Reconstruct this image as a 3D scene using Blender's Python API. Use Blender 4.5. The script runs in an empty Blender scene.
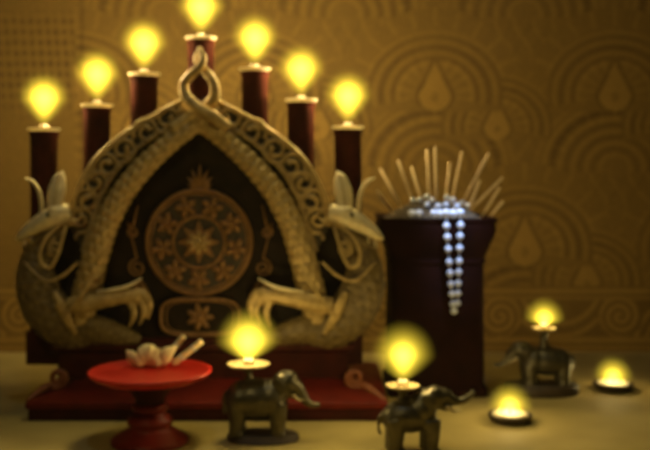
import bpy, bmesh, math, random
import numpy as np
from mathutils import Vector, Matrix

random.seed(7)
SC = bpy.context.scene
COL = SC.collection
PI = math.pi

# ------------------------------------------------------------------ camera frame
F = 958.0          # focal length in pixels of the 650 x 450 frame
CX, YH = 325.0, 170.0
HC = 0.42          # camera height above the table


def P(x, y, Y):
    """point of the place seen at pixel (x, y) at distance Y"""
    return Vector(((x - CX) * Y / F, Y, HC - (y - YH) * Y / F))


# ------------------------------------------------------------------ materials
def nodes_of(name):
    m = bpy.data.materials.new(name)
    m.use_nodes = True
    nt = m.node_tree
    b = nt.nodes.get('Principled BSDF')
    return m, nt, b


def mat(name, c1, c2=None, scale=40.0, rough=0.5, metal=0.0, bump=0.0, bscale=None, spec=0.5, detail=4.0, coat=0.0, sss=0.0):
    m, nt, b = nodes_of(name)
    c2 = c2 or c1
    tc = nt.nodes.new('ShaderNodeTexCoord')
    nz = nt.nodes.new('ShaderNodeTexNoise')
    nz.inputs['Scale'].default_value = scale
    nz.inputs['Detail'].default_value = detail
    nt.links.new(tc.outputs['Object'], nz.inputs['Vector'])
    rp = nt.nodes.new('ShaderNodeValToRGB')
    rp.color_ramp.elements[0].position = 0.35
    rp.color_ramp.elements[1].position = 0.68
    rp.color_ramp.elements[0].color = (*c1, 1)
    rp.color_ramp.elements[1].color = (*c2, 1)
    nt.links.new(nz.outputs['Fac'], rp.inputs['Fac'])
    nt.links.new(rp.outputs['Color'], b.inputs['Base Color'])
    b.inputs['Roughness'].default_value = rough
    b.inputs['Metallic'].default_value = metal
    b.inputs['Specular IOR Level'].default_value = spec
    b.inputs['Coat Weight'].default_value = coat
    if sss:
        b.inputs['Subsurface Weight'].default_value = sss
        b.inputs['Subsurface Radius'].default_value = (0.01, 0.006, 0.003)
        b.inputs['Subsurface Scale'].default_value = 1.0
    if bump:
        n2 = nt.nodes.new('ShaderNodeTexNoise')
        n2.inputs['Scale'].default_value = bscale or scale * 3
        n2.inputs['Detail'].default_value = 3
        nt.links.new(tc.outputs['Object'], n2.inputs['Vector'])
        bp = nt.nodes.new('ShaderNodeBump')
        bp.inputs['Strength'].default_value = bump
        bp.inputs['Distance'].default_value = 0.002
        nt.links.new(n2.outputs['Fac'], bp.inputs['Height'])
        nt.links.new(bp.outputs['Normal'], b.inputs['Normal'])
    return m


M = {}
M['gilt'] = mat('aged_gilt_carving', (.40, .27, .080), (.60, .42, .145), 90, .45, .25, .35, 260)
M['gilt_light'] = mat('worn_pale_gilt', (.72, .59, .30), (.84, .71, .40), 110, .42, .15, .25, 240)
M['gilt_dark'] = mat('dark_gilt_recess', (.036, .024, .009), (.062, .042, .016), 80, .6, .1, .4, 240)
M['gilt_mid'] = mat('olive_gilt_scales', (.13, .086, .026), (.22, .15, .046), 90, .5, .15, .35, 260)
M['panel'] = mat('dark_lacquer_panel', (.012, .007, .003), (.024, .013, .005), 50, .7, spec=.15)
M['rose'] = mat('copper_gilt_relief', (.23, .112, .026), (.32, .16, .042), 90, .5, .25, .3, 260)
M['wood'] = mat('dark_red_lacquer_wood', (.036, .005, .0025), (.060, .008, .004), 30, .6, spec=.15)
M['board'] = mat('red_lacquer_board', (.105, .006, .002), (.15, .009, .003), 35, .5, spec=.25)
M['post'] = mat('dark_red_wax_post', (.050, .011, .006), (.080, .016, .009), 30, .9, spec=.08)
M['pot'] = mat('dark_maroon_pot', (.012, .002, .0012), (.020, .0035, .002), 25, .8, spec=.08)
M['bowl'] = mat('red_lacquer_bowl', (.44, .014, .008), (.52, .020, .011), 30, .4, spec=.3, coat=.08)
M['bronze'] = mat('dark_bronze', (.095, .082, .050), (.15, .13, .082), 60, .36, .7, .25, 180)
M['bowl_foot'] = mat('dark_red_lacquer_foot', (.17, .010, .005), (.22, .014, .007), 30, .45, spec=.3, coat=.05)
M['brass'] = mat('dull_brass_saucer', (.30, .23, .10), (.40, .31, .14), 60, .5, .2)
M['scroll_red'] = mat('worn_red_gilt_scroll', (.20, .055, .014), (.28, .085, .022), 90, .5, .1)
M['clay'] = mat('dark_clay_dish', (.045, .028, .014), (.07, .044, .022), 60, .6)
M['cream'] = mat('cream_petal', (.74, .58, .27), (.82, .67, .36), 70, .55, sss=.15)
M['incense'] = mat('tan_incense', (.66, .48, .24), (.76, .58, .32), 120, .6)
M['sand'] = mat('grey_ash', (.05, .035, .02), (.10, .075, .045), 300, .9)
M['bead'] = mat('white_bead', (.74, .80, .92), (.80, .85, .95), 60, .22, coat=.5)
M['thread'] = mat('white_thread', (.6, .6, .6), None, 60, .8)
M['wick'] = mat('charred_wick', (.02, .015, .01), None, 60, .9)
M['floor'] = mat('beige_cloth', (.38, .29, .095), (.47, .36, .125), 9, .75, 0, .25, 300, spec=.2)


def wax_mat():
    m, nt, b = nodes_of('cream_wax')
    b.inputs['Base Color'].default_value = (.84, .76, .56, 1)
    b.inputs['Roughness'].default_value = .45
    tr = nt.nodes.new('ShaderNodeBsdfTranslucent')
    tr.inputs['Color'].default_value = (.84, .74, .52, 1)
    nz = nt.nodes.new('ShaderNodeTexNoise')
    nz.inputs['Scale'].default_value = 60
    mr = nt.nodes.new('ShaderNodeMapRange')
    mr.inputs['To Min'].default_value = .45
    mr.inputs['To Max'].default_value = .6
    nt.links.new(nz.outputs['Fac'], mr.inputs['Value'])
    mx = nt.nodes.new('ShaderNodeMixShader')
    nt.links.new(mr.outputs['Result'], mx.inputs['Fac'])
    nt.links.new(b.outputs[0], mx.inputs[1])
    nt.links.new(tr.outputs[0], mx.inputs[2])
    nt.links.new(mx.outputs[0], nt.nodes['Material Output'].inputs['Surface'])
    return m


def flame_mat(h, R, core):
    """flame with its soft-focus halo built in: an emitting volume, brightest round the middle of the flame and thins out softly"""
    m, nt, b = nodes_of('candle_flame_and_halo')
    nt.nodes.remove(b)
    tc = nt.nodes.new('ShaderNodeTexCoord')
    sep = nt.nodes.new('ShaderNodeSeparateXYZ')
    nt.links.new(tc.outputs['Object'], sep.inputs[0])

    def M2(op, a, b=None, clamp=False):
        n = nt.nodes.new('ShaderNodeMath')
        n.operation = op
        n.use_clamp = clamp
        for i, q in enumerate((a, b)):
            if q is None:
                continue
            if isinstance(q, (int, float)):
                n.inputs[i].default_value = q
            else:
                nt.links.new(q, n.inputs[i])
        return n.outputs[0]
    zc = h
    dz = M2('SUBTRACT', sep.outputs['Z'], zc)
    # narrower below the middle, down to the wick
    low = M2('MINIMUM', dz, 0.0)
    wd = M2('ADD', 1.0, M2('DIVIDE', low, zc * 1.35))
    wd = M2('MAXIMUM', wd, .16)
    x = M2('DIVIDE', sep.outputs['X'], wd)
    y = M2('DIVIDE', sep.outputs['Y'], wd)
    zz = M2('MULTIPLY', dz, .92)
    zz = M2('ADD', M2('MAXIMUM', zz, 0.0), M2('MULTIPLY', M2('MINIMUM', zz, 0.0), .72))
    r2 = M2('ADD', M2('ADD', M2('MULTIPLY', x, x), M2('MULTIPLY', y, y)), M2('MULTIPLY', zz, zz))
    s = R * core
    s2 = R * .70  # wide falloff: soft-focus halo put in as emission round the flame
    g = M2('ADD', M2('EXPONENT', M2('DIVIDE', r2, -s * s)), M2('MULTIPLY', M2('EXPONENT', M2('DIVIDE', r2, -s2 * s2)), .26 if core > .3 else .17))
    edge = M2('SUBTRACT', 1.0, M2('DIVIDE', r2, R * R), True)
    g = M2('MULTIPLY', g, edge)
    em = nt.nodes.new('ShaderNodeEmission')
    em.inputs['Color'].default_value = (1, .73, .05, 1)
    st = M2('MULTIPLY', g, FLAME / (s * 1.77))
    nt.links.new(st, em.inputs['Strength'])
    nt.links.new(em.outputs[0], nt.nodes['Material Output'].inputs['Volume'])
    return m


FLAME = 3.8
LIGHT_COL = (1.0, .76, .33)
M['wax'] = wax_mat()


# ------------------------------------------------------------------ mesh builder
class MB:
    def __init__(s):
        s.v, s.f = [], []

    def box(s, x0, x1, y0, y1, z0, z1):
        n = len(s.v)
        for z in (z0, z1):
            s.v += [Vector((x0, y0, z)), Vector((x1, y0, z)), Vector((x1, y1, z)), Vector((x0, y1, z))]
        s.f += [[n + i for i in q] for q in ((0, 3, 2, 1), (4, 5, 6, 7), (0, 1, 5, 4), (1, 2, 6, 5), (2, 3, 7, 6), (3, 0, 4, 7))]
        return s

    def rings(s, rings, cap=True, closed=False):
        n0 = len(s.v)
        k = len(rings[0])
        for r in rings:
            s.v += r
        m = len(rings)
        for i in range(m if closed else m - 1):
            a, b = n0 + i * k, n0 + ((i + 1) % m) * k
            for j in range(k):
                j2 = (j + 1) % k
                s.f.append([a + j, a + j2, b + j2, b + j])
        if cap and not closed:
            s.f.append([n0 + j for j in range(k)][::-1])
            s.f.append([n0 + (m - 1) * k + j for j in range(k)])
        return s

    def tube(s, pts, rad, seg=12, flat=1.0, closed=False, scales=None):
        """swept tube; flat squeezes the section in depth; scales=(pitch, around, amp) carves a scale pattern"""
        pts = [Vector(p) for p in pts]
        n = len(pts)
        if not hasattr(rad, '__len__'):
            rad = [rad] * n
        rings, L = [], 0.0
        up = Vector((0, -1, 0))
        for i, p in enumerate(pts):
            if closed:
                t = pts[(i + 1) % n] - pts[i - 1]
            else:
                t = pts[min(i + 1, n - 1)] - pts[max(i - 1, 0)]
            if t.length < 1e-9:
                t = Vector((0, 0, 1))
            t.normalize()
            if i:
                L += (p - pts[i - 1]).length
            d = up - t * up.dot(t)
            if d.length < 1e-3:
                d = Vector((1, 0, 0)) - t * t.x
            d.normalize()
            w = t.cross(d)
            ring = []
            for j in range(seg):
                a = 2 * PI * j / seg
                r = rad[i]
                if scales:
                    pt, na, amp = scales
                    u = L / pt
                    row = math.floor(u)
                    fu = u - row
                    fv = (a / (2 * PI) * na + (.5 if row % 2 else 0)) % 1 - .5
                    h = max(0, 1 - (fv * 2) ** 2 - (fu * .9) ** 2)
                    r += amp * (math.sqrt(h) - .5)
                ring.append(p + w * (math.cos(a) * r) + d * (math.sin(a) * r * flat))
            rings.append(ring)
        return s.rings(rings, cap=True, closed=closed)

    def lathe(s, prof, c=(0, 0, 0), seg=48, sx=1.0, sy=1.0):
        c = Vector(c)
        rings = []
        for r, z in prof:
            r = max(r, 1e-5)
            rings.append([c + Vector((math.cos(2 * PI * j / seg) * r * sx, math.sin(2 * PI * j / seg) * r * sy, z)) for j in range(seg)])
        return s.rings(rings)

    def ball(s, c, r, seg=20, rot=None):
        c = Vector(c)
        if not hasattr(r, '__len__'):
            r = (r, r, r)
        nr = max(6, seg // 2)
        rings = []
        for i in range(nr + 1):
            t = PI * i / nr
            rr, z = max(math.sin(t), 1e-4), -math.cos(t)
            ring = []
            for j in range(seg):
                a = 2 * PI * j / seg
                q = Vector((math.cos(a) * rr * r[0], math.sin(a) * rr * r[1], z * r[2]))
                if rot is not None:
                    q = rot @ q
                ring.append(c + q)
            rings.append(ring)
        return s.rings(rings)

    def prism(s, outline, y0, y1):
        """outline: (x, z) points; extruded in depth from y0 to y1"""
        n0, k = len(s.v), len(outline)
        for y in (y0, y1):
            s.v += [Vector((x, y, z)) for x, z in outline]
        s.f.append([n0 + j for j in range(k)])
        s.f.append([n0 + k + j for j in range(k)][::-1])
        for j in range(k):
            j2 = (j + 1) % k
            s.f.append([n0 + j, n0 + k + j, n0 + k + j2, n0 + j2])
        return s

    def mesh(s, name, origin=(0, 0, 0)):
        o = Vector(origin)
        me = bpy.data.meshes.new(name)
        me.from_pydata([tuple(v - o) for v in s.v], [], s.f)
        bm = bmesh.new()
        bm.from_mesh(me)
        bmesh.ops.recalc_face_normals(bm, faces=bm.faces)
        bm.to_mesh(me)
        bm.free()
        return me

    def build(s, name, m, parent=None, origin=None, smooth=True, label=None, bevel=0, fuse=0, sub=0):
        if origin is None:
            origin = ORG.get(parent.name if parent else '', Vector((0, 0, 0)))
        me = s.mesh(name, origin)
        if smooth:
            me.polygons.foreach_set('use_smooth', [True] * len(me.polygons))
        o = bpy.data.objects.new(name, me)
        COL.objects.link(o)
        if fuse or bevel or sub:
            if fuse:
                r = o.modifiers.new('r', 'REMESH')
                r.mode = 'VOXEL'
                r.voxel_size = fuse
                q = o.modifiers.new('s', 'SMOOTH')
                q.factor = .6
                q.iterations = 5
            if bevel:
                q = o.modifiers.new('b', 'BEVEL')
                q.width = bevel
                q.segments = 3
                q.limit_method = 'ANGLE'
                q.angle_limit = .7
            dg = bpy.context.evaluated_depsgraph_get()
            dg.update()
            m2 = bpy.data.meshes.new_from_object(o.evaluated_get(dg))
            o.modifiers.clear()
            o.data = m2
            m2.name = name
            if smooth:
                m2.polygons.foreach_set('use_smooth', [True] * len(m2.polygons))
        if not smooth or bevel:
            try:
                o.data.set_sharp_from_angle(angle=.6)
            except Exception:
                pass
        o.data.materials.clear()
        o.data.materials.append(m)
        if parent:
            o.parent = parent
            ORG[o.name] = origin
        if label:
            o['label'] = label
        return o


ORG = {}


def thing(name, label, cat, loc=(0, 0, 0), group=None):
    o = bpy.data.objects.new(name, None)
    COL.objects.link(o)
    o.location = loc
    o['label'], o['category'] = label, cat
    if group:
        o['group'] = group
    o.empty_display_size = .02
    ORG[o.name] = Vector(loc)
    return o


def tag(o, label, cat, group=None):
    o['label'], o['category'] = label, cat
    if group:
        o['group'] = group
    return o


def copy_tree(o, loc=None, label=None, group=None, parent=None):
    c = o.copy()
    COL.objects.link(c)
    if parent:
        c.parent = parent
    if loc is not None:
        c.location = loc
    if label:
        c['label'] = label
    if group:
        c['group'] = group
    for ch in list(o.children):
        copy_tree(ch, parent=c)
    return c


def spline(pts, n=60):
    """Catmull-Rom through the given points"""
    pts = [Vector(p) for p in pts]
    out = []
    q = [pts[0] * 2 - pts[1]] + pts + [pts[-1] * 2 - pts[-2]]
    m = len(pts) - 1
    for i in range(n + 1):
        u = i / n * m
        k = min(int(u), m - 1)
        t = u - k
        a, b, c, d = q[k:k + 4]
        out.append(.5 * ((2 * b) + (c - a) * t + (2 * a - 5 * b + 4 * c - d) * t * t + (3 * b - a - 3 * c + d) * t ** 3))
    return out


def lerp_list(vals, n):
    return [float(x) for x in np.interp(np.linspace(0, 1, n), np.linspace(0, 1, len(vals)), vals)]


# ------------------------------------------------------------------ setting: floor and wall
WY = 2.21
fl = MB()
fl.box(-1.7, 1.7, .5, WY + .02, -.03, 0)
fo = fl.build('floor', M['floor'], smooth=False)
fo['kind'] = 'structure'


def wall():
    st = .0035
    xs = np.arange(-1.7, 1.7001, st)
    zs = np.arange(0, 1.2501, st)
    nx, nz = len(xs), len(zs)
    X, Z = np.meshgrid(xs, zs)
    s = WY / F
    u = CX + X / s
    v = YH + (HC - Z) / s
    pat = np.zeros_like(u)
    pat += .45 * np.clip(1.35 - np.abs(((u + 9 * np.sin(v / 12)) % 19) - 9.5) / 1.9, 0, 1) - .25 * np.clip(1.35 - np.abs(((u - 9 * np.sin(v / 12)) % 19) - 9.5) / 1.9, 0, 1)

    def line(d, w):
        return np.clip(1.35 - np.abs(d) / w, 0, 1)

    # --- field: lotus medallions in half-drop rows
    def motif(cx, cy, k=1.0):
        du, dv = (u - cx) / k, (v - cy) / k
        r = np.hypot(du, dv)
        th = np.arctan2(du, -dv)
        drop_w = np.where(dv < 0, 16 * np.clip(1 + dv / 34, 0, 1) ** 1.1, 16 * np.sqrt(np.clip(1 - (dv / 16) ** 2, 0, 1)))
        d = np.abs(du) - drop_w
        inside = (d < 0) & (dv > -34) & (dv < 16)
        o = np.zeros_like(u)
        up = (np.abs(th) < 1.75)
        for rr, w, val in ((34, 2.0, .6), (39, 2.0, -.6), (44, 2.0, .5), (50, 2.4, -.8), (56, 2.0, .5), (61, 2.2, -.5), (66, 2.0, .5)):
            ell = np.hypot(du * .92, dv * 1.05)
            o = o + val * line(ell - rr, w) * up
        rays = line(np.sin(th * 9) * r / 9, 2.2) * ((r > 20) & (r < 38)) * up
        o = o + .5 * rays
        o = o + .5 * line(np.sin(th * 11) * r / 11, 2.0) * ((r > 69) & (r < 88)) * (np.abs(th) < 1.3)
        o = np.where(inside, 1.15 - .9 * (np.hypot(du / .8, dv - 2) < 5), o)
        o = np.where((d > 0) & (d < 4) & (dv > -36) & (dv < 16), -.7, o)
        return o, (r < np.where(np.abs(th) < 1.3, 88, 68)) & (dv < 16)

    lat = []
    for j in range(-3, 4):
        for i in range(-6, 8):
            lat.append((435 + 180 * i + (90 if j % 2 else 0), 95 + 155 * j))
    for (cx, cy) in lat:       # nested domes under each medallion
        du, dv = u - cx, v - (cy + 74)
        r = np.hypot(du * .9, dv)
        o = np.zeros_like(u)
        for rr, w, val in ((14, 2.0, .5), (20, 2.0, -.5), (26, 2, .5), (32, 2.2, -.6), (38, 2, .5), (44, 2.2, -.6), (50, 2, .5), (57, 3.4, -1), (64, 2.0, .6), (71, 2.0, .4)):
            o = o + val * line(r - rr, w)
        o = o + .4 * line(np.sin(np.arctan2(du, -dv) * 13) * r / 13, 1.6) * ((r > 48) & (r < 62))
        pat = np.where((r < 74) & (dv < 3), o, pat)
    for (cx, cy) in lat:       # secondary fans between
        o, msk = motif(cx + 62, cy + 32, .82)
        pat = np.where(msk & (v < cy + 60), o, pat)
    for (cx, cy) in lat:
        o, msk = motif(cx, cy)
        pat = np.where(msk, o, pat)
    # --- checked diaper panel at the far left
    dia = np.sin((u + v * .7) * .38) * np.sin((u - v * .85) * .38)
    dm = np.clip((78 - u) / 6, 0, 1)
    dz = np.clip((125 - v) / 30, 0, 1) * np.clip((v - 8) / 12, 0, 1)
    pat = pat * (1 - dm) + dm * (np.where(dia > .2, -.85, .1) * dz)
    pat = pat - .6 * line(u - 82, 2.5) * (v < 288)
    # --- border
    b = (v > 286)
    bo = np.full_like(u, -.55)
    for vv, w, val in ((291, 3.0, 1.0), (298, 2.0, .6), (340, 3.0, 1.0), (348, 3.0, .7)):
        bo = np.maximum(bo, -.55 + (val + .55) * line(v - vv, w))
    per = 240.0
    uu = (u - 560 + per / 2) % per - per / 2
    for sg in (-1, 1):
        for cx, cy, R in ((-60 * sg, 316, 21),):
            dx, dy = (uu - cx) * sg, v - cy
            r, th = np.hypot(dx, dy), np.arctan2(dy, dx)
            sp = ((r - th / (2 * PI) * 8) / 8) % 1 - .5
            bo = np.maximum(bo, np.where(r < R, -.55 + 1.6 * line(sp * 8, 2.4), -9))
        for cx, cy, R in ((0, 286, 50), (0, 284, 40), (120 * sg, 346, 45), (120 * sg, 346, 34)):
            r = np.hypot(uu - cx, v - cy)
            far = np.hypot(uu + 60 * sg, v - 316) > 23
            far &= np.hypot(uu - 60 * sg, v - 316) > 23
            bo = np.maximum(bo, np.where((v > 299) & (v < 338) & far, -.55 + 1.5 * line(r - R, 2.6), -9))
    pat = np.where(b, bo, pat)
    pat = np.where(v > 352, 0, pat)

    vs = np.stack([X, np.full_like(X, WY), Z], -1).reshape(-1, 3)
    idx = np.arange(nx * nz).reshape(nz, nx)
    fs = np.stack([idx[:-1, :-1], idx[:-1, 1:], idx[1:, 1:], idx[1:, :-1]], -1).reshape(-1, 4)
    me = bpy.data.meshes.new('wall_back')
    me.from_pydata(vs.tolist(), [], fs.tolist())
    at = me.attributes.new('weave', 'FLOAT', 'POINT')
    at.data.foreach_set('value', pat.reshape(-1).astype(np.float32))
    o = bpy.data.objects.new('wall_back', me)
    COL.objects.link(o)
    o['kind'] = 'structure'

    m, nt, bs = nodes_of('brocade_wall')
    a = nt.nodes.new('ShaderNodeAttribute')
    a.attribute_name = 'weave'
    tc = nt.nodes.new('ShaderNodeTexCoord')
    nz_ = nt.nodes.new('ShaderNodeTexNoise')
    nz_.inputs['Scale'].default_value = 5
    nz_.inputs['Detail'].default_value = 5
    nt.links.new(tc.outputs['Object'], nz_.inputs['Vector'])
    n2 = nt.nodes.new('ShaderNodeTexNoise')
    n2.inputs['Scale'].default_value = 160
    nt.links.new(tc.outputs['Object'], n2.inputs['Vector'])
    # weave * (0.5 + noise) + thread noise
    k = nt.nodes.new('ShaderNodeMath'); k.operation = 'MULTIPLY_ADD'
    k.inputs[1].default_value = 1.0; k.inputs[2].default_value = .15
    nt.links.new(nz_.outputs['Fac'], k.inputs[0])
    w = nt.nodes.new('ShaderNodeMath'); w.operation = 'MULTIPLY'
    nt.links.new(a.outputs['Fac'], w.inputs[0]); nt.links.new(k.outputs[0], w.inputs[1])
    t = nt.nodes.new('ShaderNodeMath'); t.operation = 'MULTIPLY_ADD'
    t.inputs[1].default_value = .7; t.inputs[2].default_value = -.35
    nt.links.new(n2.outputs['Fac'], t.inputs[0])
    ad = nt.nodes.new('ShaderNodeMath'); ad.operation = 'ADD'
    nt.links.new(w.outputs[0], ad.inputs[0]); nt.links.new(t.outputs[0], ad.inputs[1])
    mr = nt.nodes.new('ShaderNodeMapRange')
    mr.inputs['From Min'].default_value = -1.2
    mr.inputs['From Max'].default_value = 1.2
    nt.links.new(ad.outputs[0], mr.inputs['Value'])
    rp = nt.nodes.new('ShaderNodeValToRGB')
    e = rp.color_ramp.elements
    e[0].position, e[0].color = 0, (.085, .043, .007, 1)
    e[1].position, e[1].color = 1, (.42, .245, .052, 1)
    x = e.new(.5); x.color = (.225, .130, .026, 1)
    nt.links.new(mr.outputs['Result'], rp.inputs['Fac'])
    nt.links.new(rp.outputs['Color'], bs.inputs['Base Color'])
    bs.inputs['Roughness'].default_value = .7
    bs.inputs['Specular IOR Level'].default_value = .25
    me.materials.append(m)


wall()

# ------------------------------------------------------------------ the altar
AY = 1.70
FRONT = 1.60
SA = AY / F


def A(x, y, dy=0.0):
    return P(x, y, AY + dy)


def AX(x):
    return (x - CX) * AY / F


ax0 = P(206.5, 421, FRONT)
altar = thing('candle_altar', 'large carved altar arch of two scaled serpents holding seven dark red candle posts', 'altar', (ax0.x, AY + .04, 0))

# sloped red board, mitred on four sides
xl, xr = P(25, 403, FRONT).x, P(388, 403, FRONT).x
zb = P(0, 403, FRONT).z
yi = 1.68
zi = P(0, 379, yi).z
dx = yi - FRONT
yb = 1.93
bm_ = MB()


def rect_ring(x0, x1, y0, y1, z):
    return [Vector((x0, y0, z)), Vector((x1, y0, z)), Vector((x1, y1, z)), Vector((x0, y1, z))]


bm_.rings([rect_ring(xl + .004, xr - .004, FRONT + .004, yb - .004, 0), rect_ring(xl + .004, xr - .004, FRONT + .004, yb - .004, zb - .012)])
bm_.build('board_skirt', M['wood'], altar, smooth=False, bevel=.001)
bm_ = MB()
bm_.rings([rect_ring(xl, xr, FRONT, yb, zb - .011), rect_ring(xl, xr, FRONT, yb, zb),
           rect_ring(xl + dx, xr - dx, yi, yb - dx, zi)])
bm_.build('sloped_board', M['board'], altar, smooth=False, bevel=.0015, label='sloping red lacquer board')
bl, br_ = P(50, 0, yi).x, P(355, 0, yi).x
zt = P(0, 344, yi).z
b2 = MB()
b2.rings([rect_ring(bl + .012, br_ - .012, yi + .008, yb - dx - .005, zi - .002), rect_ring(bl + .012, br_ - .012, yi + .008, yb - dx - .005, zt - .016),
          rect_ring(bl, br_, yi - .002, yb - dx + .005, zt - .012), rect_ring(bl, br_, yi - .002, yb - dx + .005, zt)])
b2.build('plinth', M['wood'], altar, smooth=False, bevel=.002)


def mir(pts, side):
    """arch points are written for the left half, mirrored about x = 200"""
    return pts if side < 0 else [(400 - p[0],) + tuple(p[1:]) for p in pts]


# back panel: arch-shaped slab
left_out = [(52, 344), (34, 318), (28, 285), (34, 252), (58, 222), (74, 200), (90, 172), (108, 150), (132, 130), (160, 114), (185, 106), (200, 104)]
pl = spline([Vector((x, y, 0)) for x, y in left_out], 40)
ol = [(p.x, p.y) for p in pl]
ol += [(400 - x, y) for x, y in reversed(ol[:-1])]
MB().prism([(AX(x), A(x, y).z) for x, y in ol], AY + .012, AY + .034).build('back_panel', M['panel'], altar, smooth=False)

# crest bands with scrolls, rope and scaled bodies
OUT = [(187, 99), (178, 104), (150, 119), (122, 137), (99, 157), (84, 180), (75, 203), (70, 226)]
ROPE = [(190, 118), (160, 133), (138, 149), (118, 170), (105, 190), (97, 210), (90, 232), (84, 252)]
BODY = [(220, 108), (200, 123), (175, 140), (149, 163), (125, 192), (108, 224), (97, 257), (89, 290), (80, 322)]
for side in (-1, 1):
    po = spline([A(x, y) for x, y in mir(OUT, side)], 60)
    pr = spline([A(x, y) for x, y in mir(ROPE, side)], 60)
    # band plate between the two edges
    m_ = MB()
    rings = []
    for a, b in zip(po, pr):
        rings.append([Vector((a.x, AY - .004, a.z)), Vector((b.x, AY - .004, b.z)), Vector((b.x, AY + .016, b.z)), Vector((a.x, AY + .016, a.z))])
    m_.rings(rings)
    band = m_.build('crest_band', M['gilt_dark'], altar, smooth=False)
    m_ = MB()
    m_.tube([p + Vector((0, -.006, 0)) for p in po], .0055, 12)
    m_.build('crest_edge', M['gilt'], band)
    # twisted rope
    m_ = MB()
    n = 170
    q = spline([A(x, y) for x, y in mir(ROPE, side)], n)
    rr = [.0048 + .0019 * math.sin(i * 2 * PI / 4.5) for i in range(n + 1)]
    m_.tube([p + Vector((0, -.007, 0)) for p in q], rr, 10)
    m_.build('beaded_rope', M['gilt'], band)
    # spiral scrolls along the band
    for k, t in enumerate((.16, .28, .40, .52, .64, .76, .88)):
        i = int(t * 60)
        a, b = po[i], pr[i]
        c = a.lerp(b, .5)
        R = (a - b).length * .38
        tang = (po[min(i + 1, 60)] - po[i - 1]).normalized()
        ang0 = math.atan2(tang.z, tang.x)
        sg = side * (1 if k % 2 else -1)
        pts = []
        for j in range(46):
            w = j / 45
            th = ang0 + sg * (w * 1.55 * 2 * PI)
            r = R * (1.12 - .85 * w)
            pts.append(Vector((c.x + math.cos(th) * r, AY - .007 - .003 * w, c.z + math.sin(th) * r)))
        m_ = MB()
        m_.tube(pts, lerp_list([.0042, .0040, .0036, .0052], 46), 8)
        m_.build('scroll', M['gilt'], band)
        lf = MB()     # little leaf between the volutes
        e = c + tang * R * 1.5
        lf.ball((e.x, AY - .006, e.z), (.006, .005, .0035), 12, Matrix.Rotation(-ang0, 3, 'Y'))
        lf.build('leaf', M['gilt'], band)
    # scaled serpent body
    n = 240
    q = spline([A(x, y) for x, y in mir(BODY, side)], n)
    rad = lerp_list([.008, .0125, .0155, .018, .0195, .021, .0225, .024, .024], n + 1)
    yy = -.014 if side < 0 else -.011
    m_ = MB()
    m_.tube([p + Vector((0, yy, 0)) for p in q], rad, 56, .8, scales=(.0165, 9, .0046))
    m_.build('serpent_body', M['gilt'], altar, label='scaled serpent body curving down the arch')
    # ribbon edge on the inner side of the body
    # tail twisting up at the apex
    tail = [(228, 128), (212, 116), (196, 106), (186, 96), (184, 84), (191, 75), (200, 67), (203, 58), (199, 47)] if side < 0 else \
           [(172, 128), (188, 117), (203, 109), (214, 98), (214, 84), (208, 74), (201, 66), (197, 58), (201, 47)]
    n = 90
    q = spline([A(x, y, -.030 + (.008 if side > 0 else 0) + (.006 * math.sin(i * 1.2) * side)) for i, (x, y) in enumerate(tail)], n)
    m_ = MB()
    m_.tube(q, lerp_list([.010, .0105, .010, .0092, .0085, .0078, .007, .006, .003], n + 1), 20, .8, scales=(.009, 8, .0012))
    m_.build('serpent_tail', M['gilt'], altar)

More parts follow.
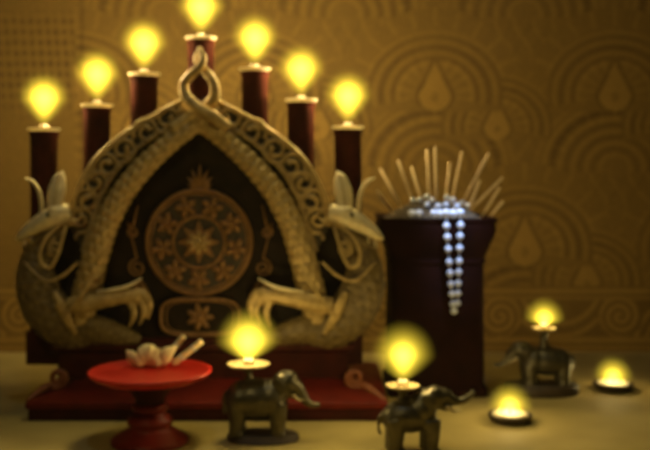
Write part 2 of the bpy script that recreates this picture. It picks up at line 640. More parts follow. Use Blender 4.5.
# serpent heads, chests, limbs
for side in (-1, 1):
    def S(x, y, dy=0.0):
        return A(x if side < 0 else 400 - x, y, dy)
    # chest: scaled mass under the head
    m_ = MB()
    n = 120
    q = spline([S(66, 214, -.01), (S(50, 232, -.014)), S(38, 256, -.016), S(36, 282, -.018), S(46, 308, -.018), S(66, 328, -.016), S(92, 336, -.012)], n)
    m_.tube(q, lerp_list([.012, .019, .026, .036, .040, .036, .022], n + 1), 60, .62, scales=(.0145, 12, .004))
    m_.build('serpent_chest', M['gilt_mid'], altar, label='dark scaled chest below the serpent head')
    # crest rib around the chest
    m_ = MB()
    m_.tube(spline([S(24, 262, -.036), S(44, 280, -.046), S(62, 276, -.046), S(78, 262, -.040)], 30), lerp_list([.002, .003, .003, .002], 31), 8)
    m_.build('chest_collar', M['gilt'], altar)
    m_ = MB()
    m_.tube(spline([S(54, 292, -.042), S(60, 304, -.046), S(66, 318, -.044), S(76, 334, -.04)], 30), lerp_list([.004, .009, .009, .004], 31), 12, .5)
    m_.build('shoulder_fin', M['gilt'], altar)
    # head : upper jaw, brow, cheek fused
    m_ = MB()
    n = 24
    m_.tube(spline([S(70, 212, -.02), S(58, 214, -.026), S(46, 220, -.03), S(33, 228, -.03), S(22, 236, -.028), S(16, 239, -.027)], n),
            lerp_list([.014, .0185, .0175, .0135, .0085, .002], n + 1), 24, .85)
    m_.ball(S(24, 233, -.029), (.007, .008, .005), 16)
    m_.ball(S(52, 210, -.036), (.010, .008, .007), 16)
    head = m_.build('serpent_head', M['gilt_light'], altar, fuse=.0018, label='pale gilt serpent head with open jaws')
    m_ = MB()
    m_.tube(spline([S(62, 222, -.022), S(50, 232, -.026), S(38, 240, -.028), S(28, 246, -.028), S(23, 247, -.027)], 16),
            lerp_list([.010, .0085, .006, .005, .003], 17), 16, .85)
    m_.build('lower_jaw', M['gilt_mid'], head)
    m_ = MB()
    m_.ball(S(48, 215, -.0455), .0035, 12)
    m_.build('eye', M['panel'], head)
    # ear-like leaf
    m_ = MB()
    lp = spline([S(56, 216, -.03), S(55, 204, -.03), S(57, 190, -.028), S(60, 178, -.024), S(63, 171, -.02)], 30)
    m_.tube(lp, lerp_list([.009, .014, .0155, .011, .0012], 31), 18, .35)
    m_.build('ear', M['gilt_light'], head)
    m_ = MB()
    m_.tube([p + Vector((0, -.005, 0)) for p in lp[2:-3]], .0014, 8)
    m_.build('ear_rib', M['gilt'], head)
    # whisker horn
    m_ = MB()
    m_.tube(spline([S(42, 212, -.03), S(41, 200, -.032), S(38, 189, -.033), S(32, 181, -.032), S(25, 178, -.03)], 30), lerp_list([.0042, .0038, .0034, .003, .0012], 31), 10)
    m_.build('whisker', M['gilt_light'], head)
    # fangs
    for fx, fy in ((25, 241), (32, 237)):
        m_ = MB()
        m_.tube([S(fx, fy, -.034), S(fx - .5, fy + 4, -.034), S(fx - 1.2, fy + 7, -.033)], [.0022, .0015, .0003], 8)
        m_.build('fang', M['cream'], head)
    # beard loop hanging under the jaw
    m_ = MB()
    lo = [S(66, 226, -.03), S(62, 240, -.04), S(57, 256, -.046), S(50, 267, -.048), S(42, 264, -.048), S(40, 253, -.047), S(45, 240, -.044), S(54, 230, -.036), S(66, 222, -.03), S(80, 220, -.024)]
    m_.tube(spline(lo, 80), lerp_list([.003, .0032, .0034, .0036, .0034, .0032, .003, .0028], 81), 10)
    m_.build('beard_curl', M['gilt'], head)
    # spiral end of the crest band
    c = S(55, 248, -.035)
    pts = []
    for j in range(50):
        w = j / 49
        th = w * 1.8 * 2 * PI * (1 if side < 0 else -1) + PI / 2
        r = .017 * (1.0 - .8 * w)
        pts.append(Vector((c.x + math.cos(th) * r * .8, c.y - .008 * w, c.z + math.sin(th) * r)))
    m_ = MB()
    m_.tube(pts, .0028, 8)
    m_.build('cheek_spiral', M['gilt'], head)
    # foreleg reaching into the arch
    m_ = MB()
    q = spline([S(68, 306, -.036), S(84, 304, -.042), S(104, 300, -.046), S(122, 297, -.046), S(138, 294, -.044), S(146, 292, -.042)], 60)
    m_.tube(q, lerp_list([.015, .0165, .0135, .0115, .012, .006], 61), 24, .8, scales=(.011, 8, .0011))
    for (a, b, c2) in (((138, 296), (144, 310), (139, 326)), ((130, 299), (134, 314), (129, 328)), ((143, 293), (150, 304), (148, 320))):
        m_.tube(spline([S(*a, -.044), S(*b, -.048), S(*c2, -.046)], 14), lerp_list([.008, .0065, .002], 15), 12)
    m_.ball(S(136, 297, -.044), (.014, .011, .012), 18)
    m_.build('foreleg', M['gilt'], altar, fuse=.002)
    m_ = MB()
    m_.tube(spline([S(96, 292, -.05), S(112, 290, -.054), S(128, 286, -.052), S(142, 278, -.046)], 30), lerp_list([.002, .0034, .0034, .0012], 31), 8)
    m_.build('foreleg_fringe', M['gilt_light'], altar)
    # V-shaped strap where body and limb cross
    m_ = MB()
    m_.tube(spline([S(64, 318, -.05), S(78, 300, -.056), S(90, 282, -.052), S(100, 268, -.044)], 30), lerp_list([.0015, .003, .003, .0015], 31), 8)
    m_.build('shoulder_strap', M['gilt'], altar)
    # haunch mass carrying the arch on the plinth
    m_ = MB()
    m_.tube(spline([S(72, 334, -.012), S(96, 330, -.016), S(122, 336, -.014), S(140, 340, -.01)], 70), lerp_list([.022, .026, .018, .008], 71), 44, .7, scales=(.011, 10, .0022))
    m_.build('haunch', M['gilt_mid'], altar)
    # little outward curl low on the chest
    c = S(22, 281, -.016)
    pts = []
    for j in range(40):
        w = j / 39
        th = w * 1.5 * 2 * PI * (-1 if side < 0 else 1)
        r = .011 * (1.0 - .75 * w)
        pts.append(Vector((c.x + math.cos(th) * r, c.y - .004 * w, c.z + math.sin(th) * r)))
    m_ = MB()
    m_.tube(pts, .003, 8)
    m_.build('chest_curl', M['gilt'], altar)
    # side tendrils on the panel
    for (cx, cy, R, tail_) in ((137, 268, 9, (128, 222)), (133, 232, 6, (138, 205)), (140, 286, 6, (150, 296))):
        c = S(cx, cy, .008)
        pts = [S(*tail_, .008)]
        for j in range(44):
            w = j / 43
            th = PI * .5 + w * 1.7 * 2 * PI * (1 if side < 0 else -1)
            r = R * SA * (1 - .8 * w)
            pts.append(Vector((c.x + math.cos(th) * r, c.y, c.z + math.sin(th) * r)))
        m_ = MB()
        m_.tube(pts, .0022, 8)
        m_.build('tendril', M['rose'], altar)
    # corner scroll on the board
    def B(x, y, Y):
        return P(x if side < 0 else 413 - x, y, Y)
    pts = []
    cb = B(58, 378, 1.655)
    for j in range(50):
        w = 1 - j / 49
        th = -PI * .75 + w * 1.5 * 2 * PI
        r = .0165 * (1 - .75 * w)
        pts.append(Vector((cb.x + (math.cos(th) * r) * (1 if side < 0 else -1), cb.y, cb.z + math.sin(th) * r)))
    pts += spline([pts[-1], B(44, 388, 1.645), B(36, 394, 1.635), B(27, 401, 1.618)], 24)[1:]
    m_ = MB()
    m_.tube(pts, lerp_list([.004, .0045, .005, .006, .007, .003], len(pts)), 12, 1.2)
    m_.build('corner_scroll', M['scroll_red'], altar, label='red-gold scroll on the corner of the board')

# medallion
mc = A(199, 242, .004)


def ring_pts(c, R, n=90, dy=0):
    return [Vector((c.x + math.cos(2 * PI * i / n) * R, c.y + dy, c.z + math.sin(2 * PI * i / n) * R)) for i in range(n)]


def disc(c, R, t, n=64):
    m = MB()
    m.prism([(c.x + math.cos(2 * PI * i / n) * R, c.z + math.sin(2 * PI * i / n) * R) for i in range(n)], c.y, c.y + t)
    return m


med = disc(mc, 52 * SA, .009, 80).build('medallion', M['gilt_dark'], altar, smooth=False, label='round medallion with a flower at its centre')
MB().tube(ring_pts(mc, 52 * SA), .0042, 10, closed=True).build('outer_ring', M['rose'], med)
MB().tube(ring_pts(mc, 48 * SA), .0018, 8, closed=True).build('bead_ring', M['rose'], med)
MB().tube(ring_pts(mc, 26 * SA), .0034, 10, closed=True).build('inner_ring', M['rose'], med)


def flower(c, R, n, mt, parent, name, core=.3, wid=.42, rot=0.0):
    m = MB()
    for i in range(n):
        a = 2 * PI * i / n + rot
        d = Vector((math.cos(a), 0, math.sin(a)))
        m.ball(c + d * R * .58, (R * .44, .0045, R * wid * 3.6 / n), 14, Matrix.Rotation(-a, 3, 'Y'))
    m.ball(c + Vector((0, -.002, 0)), (R * core, .006, R * core), 16)
    return m.build(name, mt, parent)


def star(c, R, n, mt, parent, name):
    m = MB()
    ol = []
    for i in range(2 * n):
        a = PI * i / n + PI / 2
        r = R if i % 2 == 0 else R * .52
        ol.append((c.x + math.cos(a) * r, c.z + math.sin(a) * r))
    m.prism(ol, c.y - .005, c.y)
    return m.build(name, mt, parent, smooth=False, bevel=.0008)


star(mc + Vector((0, -.001, 0)), 22 * SA, 8, M['rose'], med, 'star_flower')
flower(mc + Vector((0, -.006, 0)), 12 * SA, 8, M['gilt'], med, 'flower_heart')
for i in range(9):
    a = 2 * PI * i / 9 + PI / 2 + PI / 9
    flower(mc + Vector((math.cos(a) * 37.5 * SA, -.002, math.sin(a) * 37.5 * SA)), 11.5 * SA, 5, M['rose'], med, 'small_flower', rot=a)
# palmette above the medallion
m_ = MB()
for k in range(-3, 4):
    a = PI / 2 + k * .38
    L = (26 - 4 * abs(k)) * SA
    c0 = A(200, 190, .006)
    m_.tube(spline([c0, c0 + Vector((math.cos(a) * L * .6, -.004, math.sin(a) * L * .6)), c0 + Vector((math.cos(a) * L, 0, math.sin(a) * L))], 10), lerp_list([.002, .004, .0008], 11), 8)
m_.build('palmette', M['rose'], altar)

# cartouche
cc = A(200, 317, -.004)
pts = []
W2, H2 = 39 * SA, 18 * SA
for i in range(96):
    a = 2 * PI * i / 96
    ca, sa = math.cos(a), math.sin(a)
    pts.append(Vector((cc.x + math.copysign(abs(ca) ** .55, ca) * W2, cc.y, cc.z + math.copysign(abs(sa) ** .6, sa) * H2)))
car = MB().prism([(p.x, p.z) for p in pts], cc.y, cc.y + .02).build('cartouche', M['panel'], altar, smooth=False)
MB().tube(pts, .0034, 10, closed=True).build('cartouche_frame', M['rose'], car)
MB().tube([cc + (p - cc) * .86 for p in pts], .0012, 8, closed=True).build('cartouche_fillet', M['rose'], car)
flower(cc + Vector((0, -.002, 0)), 14 * SA, 7, M['rose'], car, 'cartouche_flower')
# sill the arch stands on
MB().box(P(62, 0, AY).x, P(338, 0, AY).x, AY - .012, AY + .05, zt - .001, zt + .008).build('arch_sill', M['wood'], altar, smooth=False, bevel=.001)

# candle posts
CY = 1.78
TOPS = [(44, 130), (97, 106), (144, 75), (201, 39), (255, 70), (301, 101), (348, 128)]
for (x, y) in TOPS:
    p = P(x, y, CY)
    m_ = MB()
    zt2 = p.z - .003
    m_.lathe([(.0005, zt * .6), (.0245, zt * .6), (.0245, zt2 - .010), (.0262, zt2 - .007), (.0262, zt2 - .001), (.025, zt2), (.0005, zt2)], (p.x, CY, 0), 40)
    m_.build('candle_post', M['post'], altar, smooth=False)
# rail carrying the outer posts
MB().box(P(30, 0, CY).x, P(362, 0, CY).x, CY - .026, CY + .026, zt * .55, zt + .01).build('post_rail', M['wood'], altar, smooth=False, bevel=.002)


# ------------------------------------------------------------------ candles
LAMP = {}


def lamp(parent, z, power, name):
    key = (round(power, 4), name)
    if key not in LAMP:
        l = bpy.data.lights.new('flame_light', 'POINT')
        l.energy = power
        l.color = LIGHT_COL
        l.shadow_soft_size = .011
        LAMP[key] = l
    o = bpy.data.objects.new('flame_light', LAMP[key])
    COL.objects.link(o)
    o.location = (0, 0, z)
    o.parent = parent
    return o


FM = {}


def flame(t, z0, h, R, label, core=.36):
    """egg-shaped flame with its added halo, standing on the wick at z0; centre of the light h above the saucer"""
    key = (z0, h, R, core)
    if key not in FM:
        FM[key] = flame_mat(h, R, core)
    prof = []
    n = 26
    for i in range(n + 1):
        a = PI * i / n
        r, z = math.sin(a) * R, -math.cos(a)
        if z < 0:
            zz = h + z * (h - z0)
            r *= max(.12, 1 + (zz - h) / (h * 1.35))
        else:
            zz = h + z * R * 1.08
        prof.append((r, zz))
    m = MB()
    m.lathe(prof, seg=32)
    o = m.build('flame', FM[key], t, label=label)
    return o


def make_candle(label, loc, saucer_r, flame_h, flame_r, power, group=None, cname='saucer_candle', sm='wax', core=.36):
    t = thing(cname, label, 'candle', loc, group)
    ORG[t.name] = Vector((0, 0, 0))
    sr = saucer_r
    m = MB()
    m.lathe([(.0004, 0), (sr * .62, 0), (sr * .9, .0016), (sr, .0042), (sr * .99, .0056), (sr * .93, .0050), (sr * .6, .0034), (.0004, .0032)], seg=48)
    m.build('saucer', M[sm], t)
    m = MB()
    m.lathe([(.0004, .0030), (.0088, .0030), (.0082, .009), (.0076, .0125), (.0060, .0125), (.0004, .0112)], seg=28)
    c = m.build('stub', M['wax'], t)
    m = MB()
    m.tube([(0, 0, .010), (.0004, 0, .015), (.0012, 0, .0195)], [.0011, .0010, .0007], 8)
    m.build('wick', M['wick'], t)
    flame(t, .0125, flame_h, flame_r, 'bright yellow flame with a soft round glow', core)
    lamp(t, flame_h, power, cname)
    return t


P_TALL, P_ELE, P_TEA = 1.35, .38, .2
names = ['lit candle on the lowest post at the outer left end of the altar',
         'lit candle on the second post up the left side of the altar',
         'lit candle on the third post, just left of the tallest central post',
         'lit candle on the tallest central post above the apex of the arch',
         'lit candle on the post just right of the tallest central post',
         'lit candle on the second-lowest post down the right side of the altar',
         'lit candle on the lowest post at the outer right end, above the serpent head']
for nm, (x, y) in zip(names, TOPS):
    p = P(x, y, CY)
    make_candle(nm, (p.x, CY, p.z - .0026), .030, .060, .051, P_TALL, 'candles on the altar posts')


# ------------------------------------------------------------------ elephants
def make_elephant(label, origin, raised=False, flip=False, base=True, socket_x=-.023, socket_z=.122, zs_=1.0, ped=1.0, low=0.0):
    t = thing('elephant_candle_holder', label, 'figurine', origin, 'bronze elephants')
    ORG[t.name] = Vector((0, 0, 0))
    fx = -1 if flip else 1
    t.scale = (1, 1, zs_)

    def V(x, y, z):
        return Vector((x * fx, y, z))
    m = MB()
    g0 = .012 if base else .0
    if not raised:
        m.ball(V(-.012, 0, .068), (.046, .030, .036), 28)
        m.ball(V(-.035, 0, .067), (.023, .028, .033), 24)
        m.ball(V(.014, 0, .070), (.025, .028, .033), 24)
        m.ball(V(.037, 0, .097), (.0195, .0180, .0205), 24)
        m.ball(V(.042, .006, .105), (.011, .009, .011), 18)
        m.ball(V(.042, -.006, .105), (.011, .009, .011), 18)
        m.tube(spline([V(.022, 0, .085), V(.036, 0, .095), V(.050, 0, .092), V(.059, 0, .079), V(.066, 0, .067), V(.074, 0, .060), V(.083, 0, .058), V(.089, 0, .061)], 44),
               lerp_list([.018, .0165, .012, .009, .0075, .0060, .0048, .0036], 45), 18)
        m.tube(spline([V(.036, 0, .084), V(.045, 0, .077), V(.050, 0, .072)], 10), lerp_list([.010, .007, .004], 11), 14)
        legs = [(-.040, .0135), (-.040, -.0135), (.023, .0135), (.023, -.0135)]
        legtop = .064
        tail = [V(-.055, 0, .083), V(-.061, 0, .072), V(-.061, 0, .055), V(-.059, 0, .044)]
        eye = (.0475, .0155, .098)
        ear = (.024, .019, .092)
        tusk = [V(.046, 0, .079), V(.056, 0, .070), V(.064, 0, .069)]
    else:
        m.ball(V(-.006, 0, .054), (.040, .027, .027), 28)
        m.ball(V(-.024, 0, .050), (.021, .024, .026), 24)
        m.ball(V(.014, 0, .064), (.024, .024, .026), 24)
        m.tube(spline([V(.008, 0, .066), V(.020, 0, .076), V(.032, 0, .084)], 16), lerp_list([.022, .020, .016], 17), 20)
        m.ball(V(.036, 0, .085), (.0175, .0160, .0160), 24)
        m.ball(V(.034, .006, .092), (.011, .009, .010), 18)
        m.ball(V(.034, -.006, .092), (.011, .009, .010), 18)
        m.tube(spline([V(.034, 0, .086), V(.048, 0, .086), V(.058, 0, .080), V(.068, 0, .077), V(.078, 0, .079), V(.087, 0, .086), V(.093, 0, .094)], 44),
               lerp_list([.014, .0125, .0088, .0070, .0058, .0047, .0034], 45), 18)
        m.tube(spline([V(.038, 0, .076), V(.050, 0, .068), V(.058, 0, .065)], 10), lerp_list([.010, .007, .0035], 11), 14)
        legs = [(-.028, .0125), (-.026, -.0125), (.024, .0125), (.027, -.0125)]
        legtop = .050
        tail = [V(-.043, 0, .058), V(-.050, 0, .048), V(-.050, 0, .034), V(-.048, 0, .024)]
        eye = (.0465, .0145, .087)
        ear = (.022, .019, .078)
        tusk = [V(.050, 0, .072), V(.062, 0, .063), V(.073, 0, .066)]
    for lx, ly in legs:
        m.tube(spline([V(lx, ly * .8, legtop), V(lx + .001, ly, legtop * .6 + g0 * .4), V(lx, ly, g0 + .010), V(lx + .001, ly, g0 - .0005)], 16),
               lerp_list([.0160, .0132, .0116, .0135], 17), 18)
    m.tube(spline(tail, 16), lerp_list([.0042, .003, .0024, .0034], 17), 10)
    m.build('body', M['bronze'], t, fuse=.0018)
    for s in (-1, 1):
        e = MB()
        ex, ey, ez = ear
        e.ball(V(ex, ey * s, ez), (.0135, .0026, .0165), 20, Matrix.Rotation(.35 * s * fx, 3, 'Z'))
        e.ball(V(ex - .001, ey * s * 1.02, ez - .011), (.009, .0024, .011), 16, Matrix.Rotation(.35 * s * fx, 3, 'Z'))
        e.build('ear', M['bronze'], t, fuse=.0016)
        e = MB()
        e.tube(spline([p + Vector((0, s * .0095, 0)) for p in tusk], 14), lerp_list([.0030, .0025, .0006], 15), 10)
        e.build('tusk', M['gilt_light'], t, label='pale tusk')
        e = MB()
        e.ball(V(eye[0], eye[1] * s * .95, eye[2]), .0018, 10)
        e.build('eye', M['wick'], t)
    # socket for the candle
    zs = .103 if not raised else .080
    top = socket_z
    k = MB()
    k.lathe([(.0004, zs - .02), (.010, zs - .02), (.0085, zs + .003), (.0062, (zs + top) / 2), (.0075, top - .004), (.012, top - .001), (.012, top), (.0004, top)], (socket_x * fx, 0, 0), 28)
    k.build('candle_socket', M['bronze'], t)
    if base:
        k = MB()
        k.lathe([(.0004, -low), (.055, -low), (.057, .003 - low), (.057, .003), (.0555, .010), (.052, .013), (.0004, .013)], seg=56, sx=ped, sy=.55 * ped)
        k.build('pedestal', M['clay'], t)
    return t


E1 = P(263, 446, 1.46); E1.y = 1.49; E1.x = (263 - CX) * 1.49 / F
make_elephant('bronze elephant on an oval base with trunk hanging forward, beside the red pedestal bowl', (E1.x, 1.49, 0), zs_=.93)
make_candle('lit candle on the back of the elephant beside the red pedestal bowl', (E1.x - .023, 1.49, .1139), .034, .037, .054, P_ELE, 'candles on the elephants', sm='brass', core=.33)
E2x = (412 - CX) * 1.44 / F
make_elephant('bronze elephant with raised head and upturned trunk, in front of the maroon pot', (E2x, 1.44, 0), raised=True, base=False, socket_x=-.0135, socket_z=.097, zs_=.94)
make_candle('lit candle on the elephant with upturned trunk', (E2x - .0135, 1.44, .0916), .0255, .048, .052, P_ELE, 'candles on the elephants', sm='brass', core=.27)
E3Y = 1.80
E3x = (541 - CX) * E3Y / F
make_elephant('small dark elephant facing left on an oval base, close to the patterned wall', (E3x, E3Y, .0105), flip=True, socket_x=-.006, socket_z=.143, zs_=.75, ped=1.25, low=.014)
make_candle('small lit candle on the elephant close to the patterned wall', (E3x + .006, E3Y, .1183), .023, .021, .042, P_TEA * 1.2, 'candles on the elephants', 'small_candle', sm='brass', core=.27)


def tealight(x, Y, label):
    X = (x - CX) * Y / F
    t = thing('tealight', label, 'candle', (X, Y, 0), 'tealights on the table')
    ORG[t.name] = Vector((0, 0, 0))
    m = MB()
    m.lathe([(.0004, 0), (.026, 0), (.033, .004), (.037, .012), (.0355, .0135), (.032, .010), (.0305, .0085), (.0004, .0080)], seg=48)
    m.build('dish', M['clay'], t, label='dark clay dish')
    m = MB()
    m.lathe([(.0004, .0078), (.0290, .0078), (.0302, .0125), (.0290, .0150), (.024, .0142), (.0004, .0135)], seg=48)
    m.build('wax', M['wax'], t)
    m = MB()
    m.tube([(0, 0, .0130), (.0004, 0, .018), (.001, 0, .022)], [.0011, .001, .0007], 8)
    m.build('wick', M['wick'], t)
    flame(t, .0135, .0235, .041, 'small yellow flame with a soft glow', .24)
    lamp(t, .032, P_TEA, 'tealight')
    return t


tealight(510, 1.60, 'tealight in a dark dish on the open table right of the upturned-trunk elephant')
tealight(613, 1.83, 'tealight in a dark dish right of the elephant on the oval base, near the wall')

# ------------------------------------------------------------------ red pedestal bowl
BY = 1.48
sB = BY / F
bx = (150 - CX) * sB
bowl = thing('pedestal_bowl', 'red lacquer pedestal bowl with a wide shallow tray, heaped with cream offerings', 'bowl', (bx, BY, 0))
ORG[bowl.name] = Vector((0, 0, 0))
zr = HC - (371 - YH) * sB
MB().lathe([(.0004, zr - .016), (.040, zr - .017), (.075, zr - .013), (.090, zr - .006), (.0945, zr - .001), (.094, zr + .002), (.0905, zr + .0015), (.086, zr - .0025), (.06, zr - .006), (.0004, zr - .007)], seg=96).build('tray', M['bowl'], bowl)
zz = zr - .016
MB().lathe([(.0004, zz + .002), (.040, zz + .002), (.036, zz - .006), (.027, .074), (.0225, .066), (.0225, .060), (.0004, .060)], seg=64).build('neck', M['wood'], bowl, label='dark neck under the tray')
MB().lathe([(.0004, .0605), (.024, .0605), (.0285, .057), (.0285, .052), (.024, .048), (.0004, .048)], seg=64).build('ring', M['bowl_foot'], bowl)
MB().lathe([(.0004, .0485), (.024, .0485), (.026, .042), (.033, .038), (.0355, .034), (.034, .029), (.031, .026), (.036, .021), (.046, .014), (.055, .009), (.060, .005), (.060, 0), (.0004, 0)], seg=72).build('foot', M['bowl_foot'], bowl)

# offerings on the tray
OY = 1.535


def O(x, y, dy=0.0):
    return P(x, y, OY + dy)


def petal(name, label, base, tip, w, cat, bulge=.5):
    m = MB()
    n = 22
    mid = base.lerp(tip, .5) + Vector((0, -.003, .003))
    q = spline([base, mid, tip], n)
    m.tube(q, [max(.0006, w * math.sin(PI * (i / n * .92 + .06) ** .7)) for i in range(n + 1)], 18, .6)
    o = m.build(name, M['cream'], None, origin=base)
    o.location = base
    return tag(o, label, cat)


petal('petal', 'pointed cream petal leaning at the left edge of the offerings', O(138, 365), O(126, 350), .0100, 'petal')
# rounded bud of layered petals
fb = O(148, 365)
bud = thing('flower_bud', 'round cream flower bud in the middle of the offerings on the red bowl', 'flower', fb)
m_ = MB()
m_.ball(O(148, 354), (.018, .014, .0165), 22)
m_.build('bud_core', M['cream'], bud)
for k, (a, l) in enumerate(((-1.0, .023), (-.45, .027), (.1, .031), (.55, .029), (1.05, .023))):
    q0 = O(148 + a * 4, 364, -.006)
    d = Vector((math.sin(a) * .9, -.1, math.cos(a)))
    m_ = MB()
    m_.tube(spline([q0, q0 + d * l * .55 + Vector((0, -.003, 0)), q0 + d * l + Vector((a * .004, 0, .002))], 16), lerp_list([.006, .0095, .0055, .0005], 17), 16, .45)
    m_.build('bud_petal', M['cream'], bud)


def roll(label, a, b, r):
    d = (b - a)
    m = MB()
    n = 16
    q = [a + d * (i / n) for i in range(n + 1)]
    m.tube(q, lerp_list([r * .8, r, r * 1.02, r, r * .92], n + 1), 18)
    o = m.build('rolled_leaf', M['cream'], None, origin=a)
    o.location = a
    for k in (.3, .7):
        w = MB()
        c = a + d * k
        w.tube([c - d.normalized() * .0012, c + d.normalized() * .0012], r * 1.09, 16)
        ORG[o.name] = a
        w.build('binding', M['thread'], o)
    return tag(o, label, 'offering', 'rolled offerings on the bowl')


roll('slim cream roll rising steeply behind the bud on the red bowl', O(161, 364, .012), O(184, 336, .012), .0048)
roll('slim cream roll nearest the right edge of the red bowl', O(173, 364, -.006), O(202, 341, -.006), .0050)
petal('petal', 'broad cream petal lying between the bud and the two slim rolls', O(158, 364, -.004), O(177, 346, -.004), .0120, 'petal')

# ------------------------------------------------------------------ maroon pot with incense and bead garland
PY = 1.86
sP = PY / F
px = (433 - CX) * sP
zrim = HC - (218 - YH) * (PY - .09) / F
hw, hb = .108, .0865
pot = thing('incense_pot', 'tall square maroon pot with flared rim filled with incense sticks', 'pot', (px, PY, 0))
ORG[pot.name] = Vector((0, 0, 0))


def sq(h, z, c=.012):
    k = []
    for sx, sy in ((-1, -1), (1, -1), (1, 1), (-1, 1)):
        for j in range(4):
            a = math.atan2(sy, sx) - PI / 4 + PI / 2 * j / 3
            k.append(Vector((sx * (h - c) + math.cos(a) * c, sy * (h - c) + math.sin(a) * c, z)))
    return k


zk = zrim - .078
MB().rings([sq(hb + .006, 0), sq(hb + .006, .014), sq(hb, .018), sq(hb, zk - .004)]).build('body', M['pot'], pot, smooth=False)
MB().rings([sq(hb + .003, zk - .006), sq(hb + .003, zk + .002)]).build('waist_band', M['pot'], pot, smooth=False)
MB().rings([sq(hb, zk), sq(hb + .008, zk + .022), sq(hb + .020, zk + .055), sq(hw - .003, zrim - .008), sq(hw, zrim - .006), sq(hw, zrim), sq(hw - .008, zrim), sq(hw - .012, zrim - .010), sq(hw - .03, zrim - .02)], cap=True).build('flared_rim', M['pot'], pot, smooth=False)
ASH = [(.098, -.0095), (.085, -.002), (.065, .012), (.045, .022), (.02, .029), (.001, .030)]
sd = MB()
rings = []
for r, z in [(q, zrim + e) for q, e in ASH]:
    rings.append([v for v in sq(r, z, min(.02, r * .6))])
sd.rings(rings, cap=True)
so = sd.build('ash', M['sand'], pot)
so['kind'] = 'stuff'

STK = [((397, 217), (377, 191), -.04), ((406, 215), (380, 168), .00), ((418, 214), (398, 160), -.03), ((426, 213), (411, 166), .03), ((430, 213), (427, 149), .05),
       ((437, 214), (435, 146), -.02), ((444, 213), (450, 162), .05), ((449, 213), (462, 151), .02), ((456, 213), (489, 153), .00), ((465, 217), (480, 180), -.05),
       ((464, 214), (503, 177), .04), ((480, 217), (500, 187), .0), ((488, 217), (503, 201), -.03)]
ordi = ['leftmost', 'second from the left', 'third from the left', 'fourth from the left', 'fifth from the left', 'sixth from the left', 'seventh from the left',
        'sixth from the right', 'fifth from the right', 'fourth from the right', 'third from the right', 'second from the right', 'rightmost']
for nm, (a, b, dy) in zip(ordi, STK):
    p0, p1 = P(a[0], a[1], PY + dy * .6), P(b[0], b[1], PY + dy)
    p0.z -= .004
    d = p1 - p0
    m_ = MB()
    m_.tube([p0, p0 + d * .25, p0 + d * .27], [.0013, .0013, .0012], 8)
    o = m_.build('incense_stick', M['thread'] if False else M['incense'], None, origin=p0)
    o.location = p0
    ORG[o.name] = p0
    m_ = MB()
    m_.tube([p0 + d * .26, p0 + d * .28, p0 + d * .97, p1], [.0012, .0027, .0027, .0012], 10)
    m_.build('incense_coating', M['incense'], o)
    tag(o, 'thin tan incense stick, %s in the fan rising from the maroon pot' % nm, 'incense stick', 'incense sticks in the pot')

# garland of white beads
yf = PY - hw - .009
g0 = P(447, 219, yf)
gar = thing('bead_garland', 'garland of bluish white beads heaped in the maroon pot with two strands hanging in front', 'garland', g0)
bead_me = None


def bead(c, r):
    global bead_me
    if bead_me is None:
        m = MB()
        m.ball((0, 0, 0), 1.0, 18)
        o = m.build('bead', M['bead'], gar, origin=Vector((0, 0, 0)))
        bead_me = o
        first = True
    else:
        o = bead_me.copy()
        COL.objects.link(o)
        o.parent = gar
    o.location = Vector(c) - g0
    o.scale = (r, r, r * .92)
    return o


ys = [226, 237, 249, 262, 273, 284, 294, 304]
sl = []
for i, y in enumerate(ys):
    sl.append(P(446.5 + i * .9, y, yf))
sr_ = [P(460.5 - i * .45, y - 1, yf) for i, y in enumerate(ys)]
for i, (a, b) in enumerate(zip(sl, sr_)):
    rr = .0068 - .00008 * i
    bead(a, rr)
    bead(b, rr)
bead(P(454, 311, yf), .0066)
th = [P(452, 210, yf + .02)] + [P(446.5, 217, yf)] + sl + [P(454, 311, yf)] + sr_[::-1] + [P(460.5, 217, yf), P(456, 210, yf + .02)]
MB().tube(th, .0009, 6).build('thread', M['thread'], gar)
# beads over the rim and heaped on the ash
for (x, y, d) in ((440, 213, -.003), (446.5, 212.5, -.008), (453, 213, -.003), (460.5, 212.5, -.008), (434, 213, .002), (419, 213, .003), (412, 213, .004), 
                  (427, 208, .05), (432, 203, .07), (438, 207, .045), (446, 206, .05), (447, 198, .085), (453, 202, .07), (457, 207, .045), (462, 199, .085), (468, 202, .075),
                  (420, 206, .07), (427, 198, .10), (413, 208, .08), ):
    c = P(x, y, yf + .009 + d)
    r = .0072 if d < .02 else .0062
    if d < .02:
        c.z = max(c.z, zrim + r + .0006)
    else:
        q = max(abs(c.x - px), abs(c.y - PY))
        c.z = zrim + float(np.interp(q, [a for a, _ in ASH[::-1]], [e for _, e in ASH[::-1]])) + r + .0016
    bead(c, r)

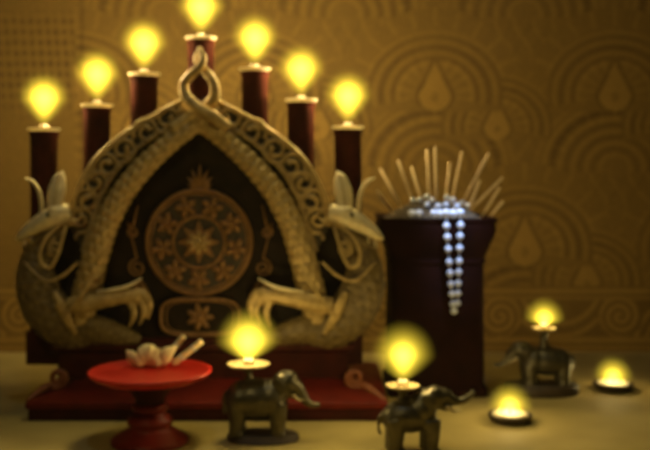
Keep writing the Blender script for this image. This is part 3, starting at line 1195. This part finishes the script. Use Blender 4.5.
# ------------------------------------------------------------------ haze, added lamps, camera
w = bpy.data.worlds.new('world')
SC.world = w
w.use_nodes = True
nt = w.node_tree
bg = nt.nodes['Background']
bg.inputs['Color'].default_value = (.5, .42, .3, 1)
bg.inputs['Strength'].default_value = .0
vs_ = nt.nodes.new('ShaderNodeVolumeScatter')
vs_.inputs['Color'].default_value = (1, .93, .6, 1)
vs_.inputs['Density'].default_value = .006
vs_.inputs['Anisotropy'].default_value = .0
nt.links.new(vs_.outputs[0], nt.nodes['World Output'].inputs['Volume'])


def area(name, loc, target, size, power, col):
    l = bpy.data.lights.new(name, 'AREA')
    l.shape = 'DISK'
    l.size = size
    l.energy = power
    l.color = col
    o = bpy.data.objects.new(name, l)
    COL.objects.link(o)
    o.location = loc
    o.rotation_euler = (Vector(target) - Vector(loc)).to_track_quat('-Z', 'Y').to_euler()
    return o


area('overhead_fill', (.1, 1.72, 1.9), (.03, 1.30, .0), .45, 1.05, (1, .80, .30))  # unseen warm fill added overhead to brighten the table
bpy.data.lights['overhead_fill'].spread = .85
area('front_fill', (-.55, .25, 1.25), (-.2, 1.7, .2), .12, 2.1, (1, .80, .34))  # unseen warm fill added to lift the front of the altar
area('cool_glint_fill', (-.25, 1.05, 1.9), (0, 1.5, .08), .08, 1.3, (.60, .75, 1))  # unseen cool lamp added for glints on the elephant heads
l = bpy.data.lights.new('cool_spot', 'SPOT')  # unseen cool spot added to keep the beads blue-white
l.energy = 260
l.color = (.46, .62, 1)
l.spot_size = .095
l.spot_blend = .9
l.shadow_soft_size = .03
o = bpy.data.objects.new('cool_spot', l)
COL.objects.link(o)
o.location = (.32, .95, 1.7)
o.rotation_euler = (Vector((px + .03, PY - .1, zrim - .01)) - Vector(o.location)).to_track_quat('-Z', 'Y').to_euler()

cam = bpy.data.cameras.new('camera')
cam.sensor_width = 36
cam.lens = F / 650 * 36
cam.shift_y = -(225 - YH) / 650
cam.dof.use_dof = True
cam.dof.focus_distance = .8
cam.dof.aperture_fstop = 6.8
co = bpy.data.objects.new('camera', cam)
COL.objects.link(co)
co.location = (0, 0, HC)
co.rotation_euler = (PI / 2, 0, 0)
SC.camera = co

SC.view_settings.view_transform = 'Standard'
SC.view_settings.look = 'None'
SC.view_settings.exposure = 0.0
SC.view_settings.gamma = 1
SC.view_settings.use_curve_mapping = False
SC.cycles.max_bounces = 8
SC.cycles.volume_bounces = 1
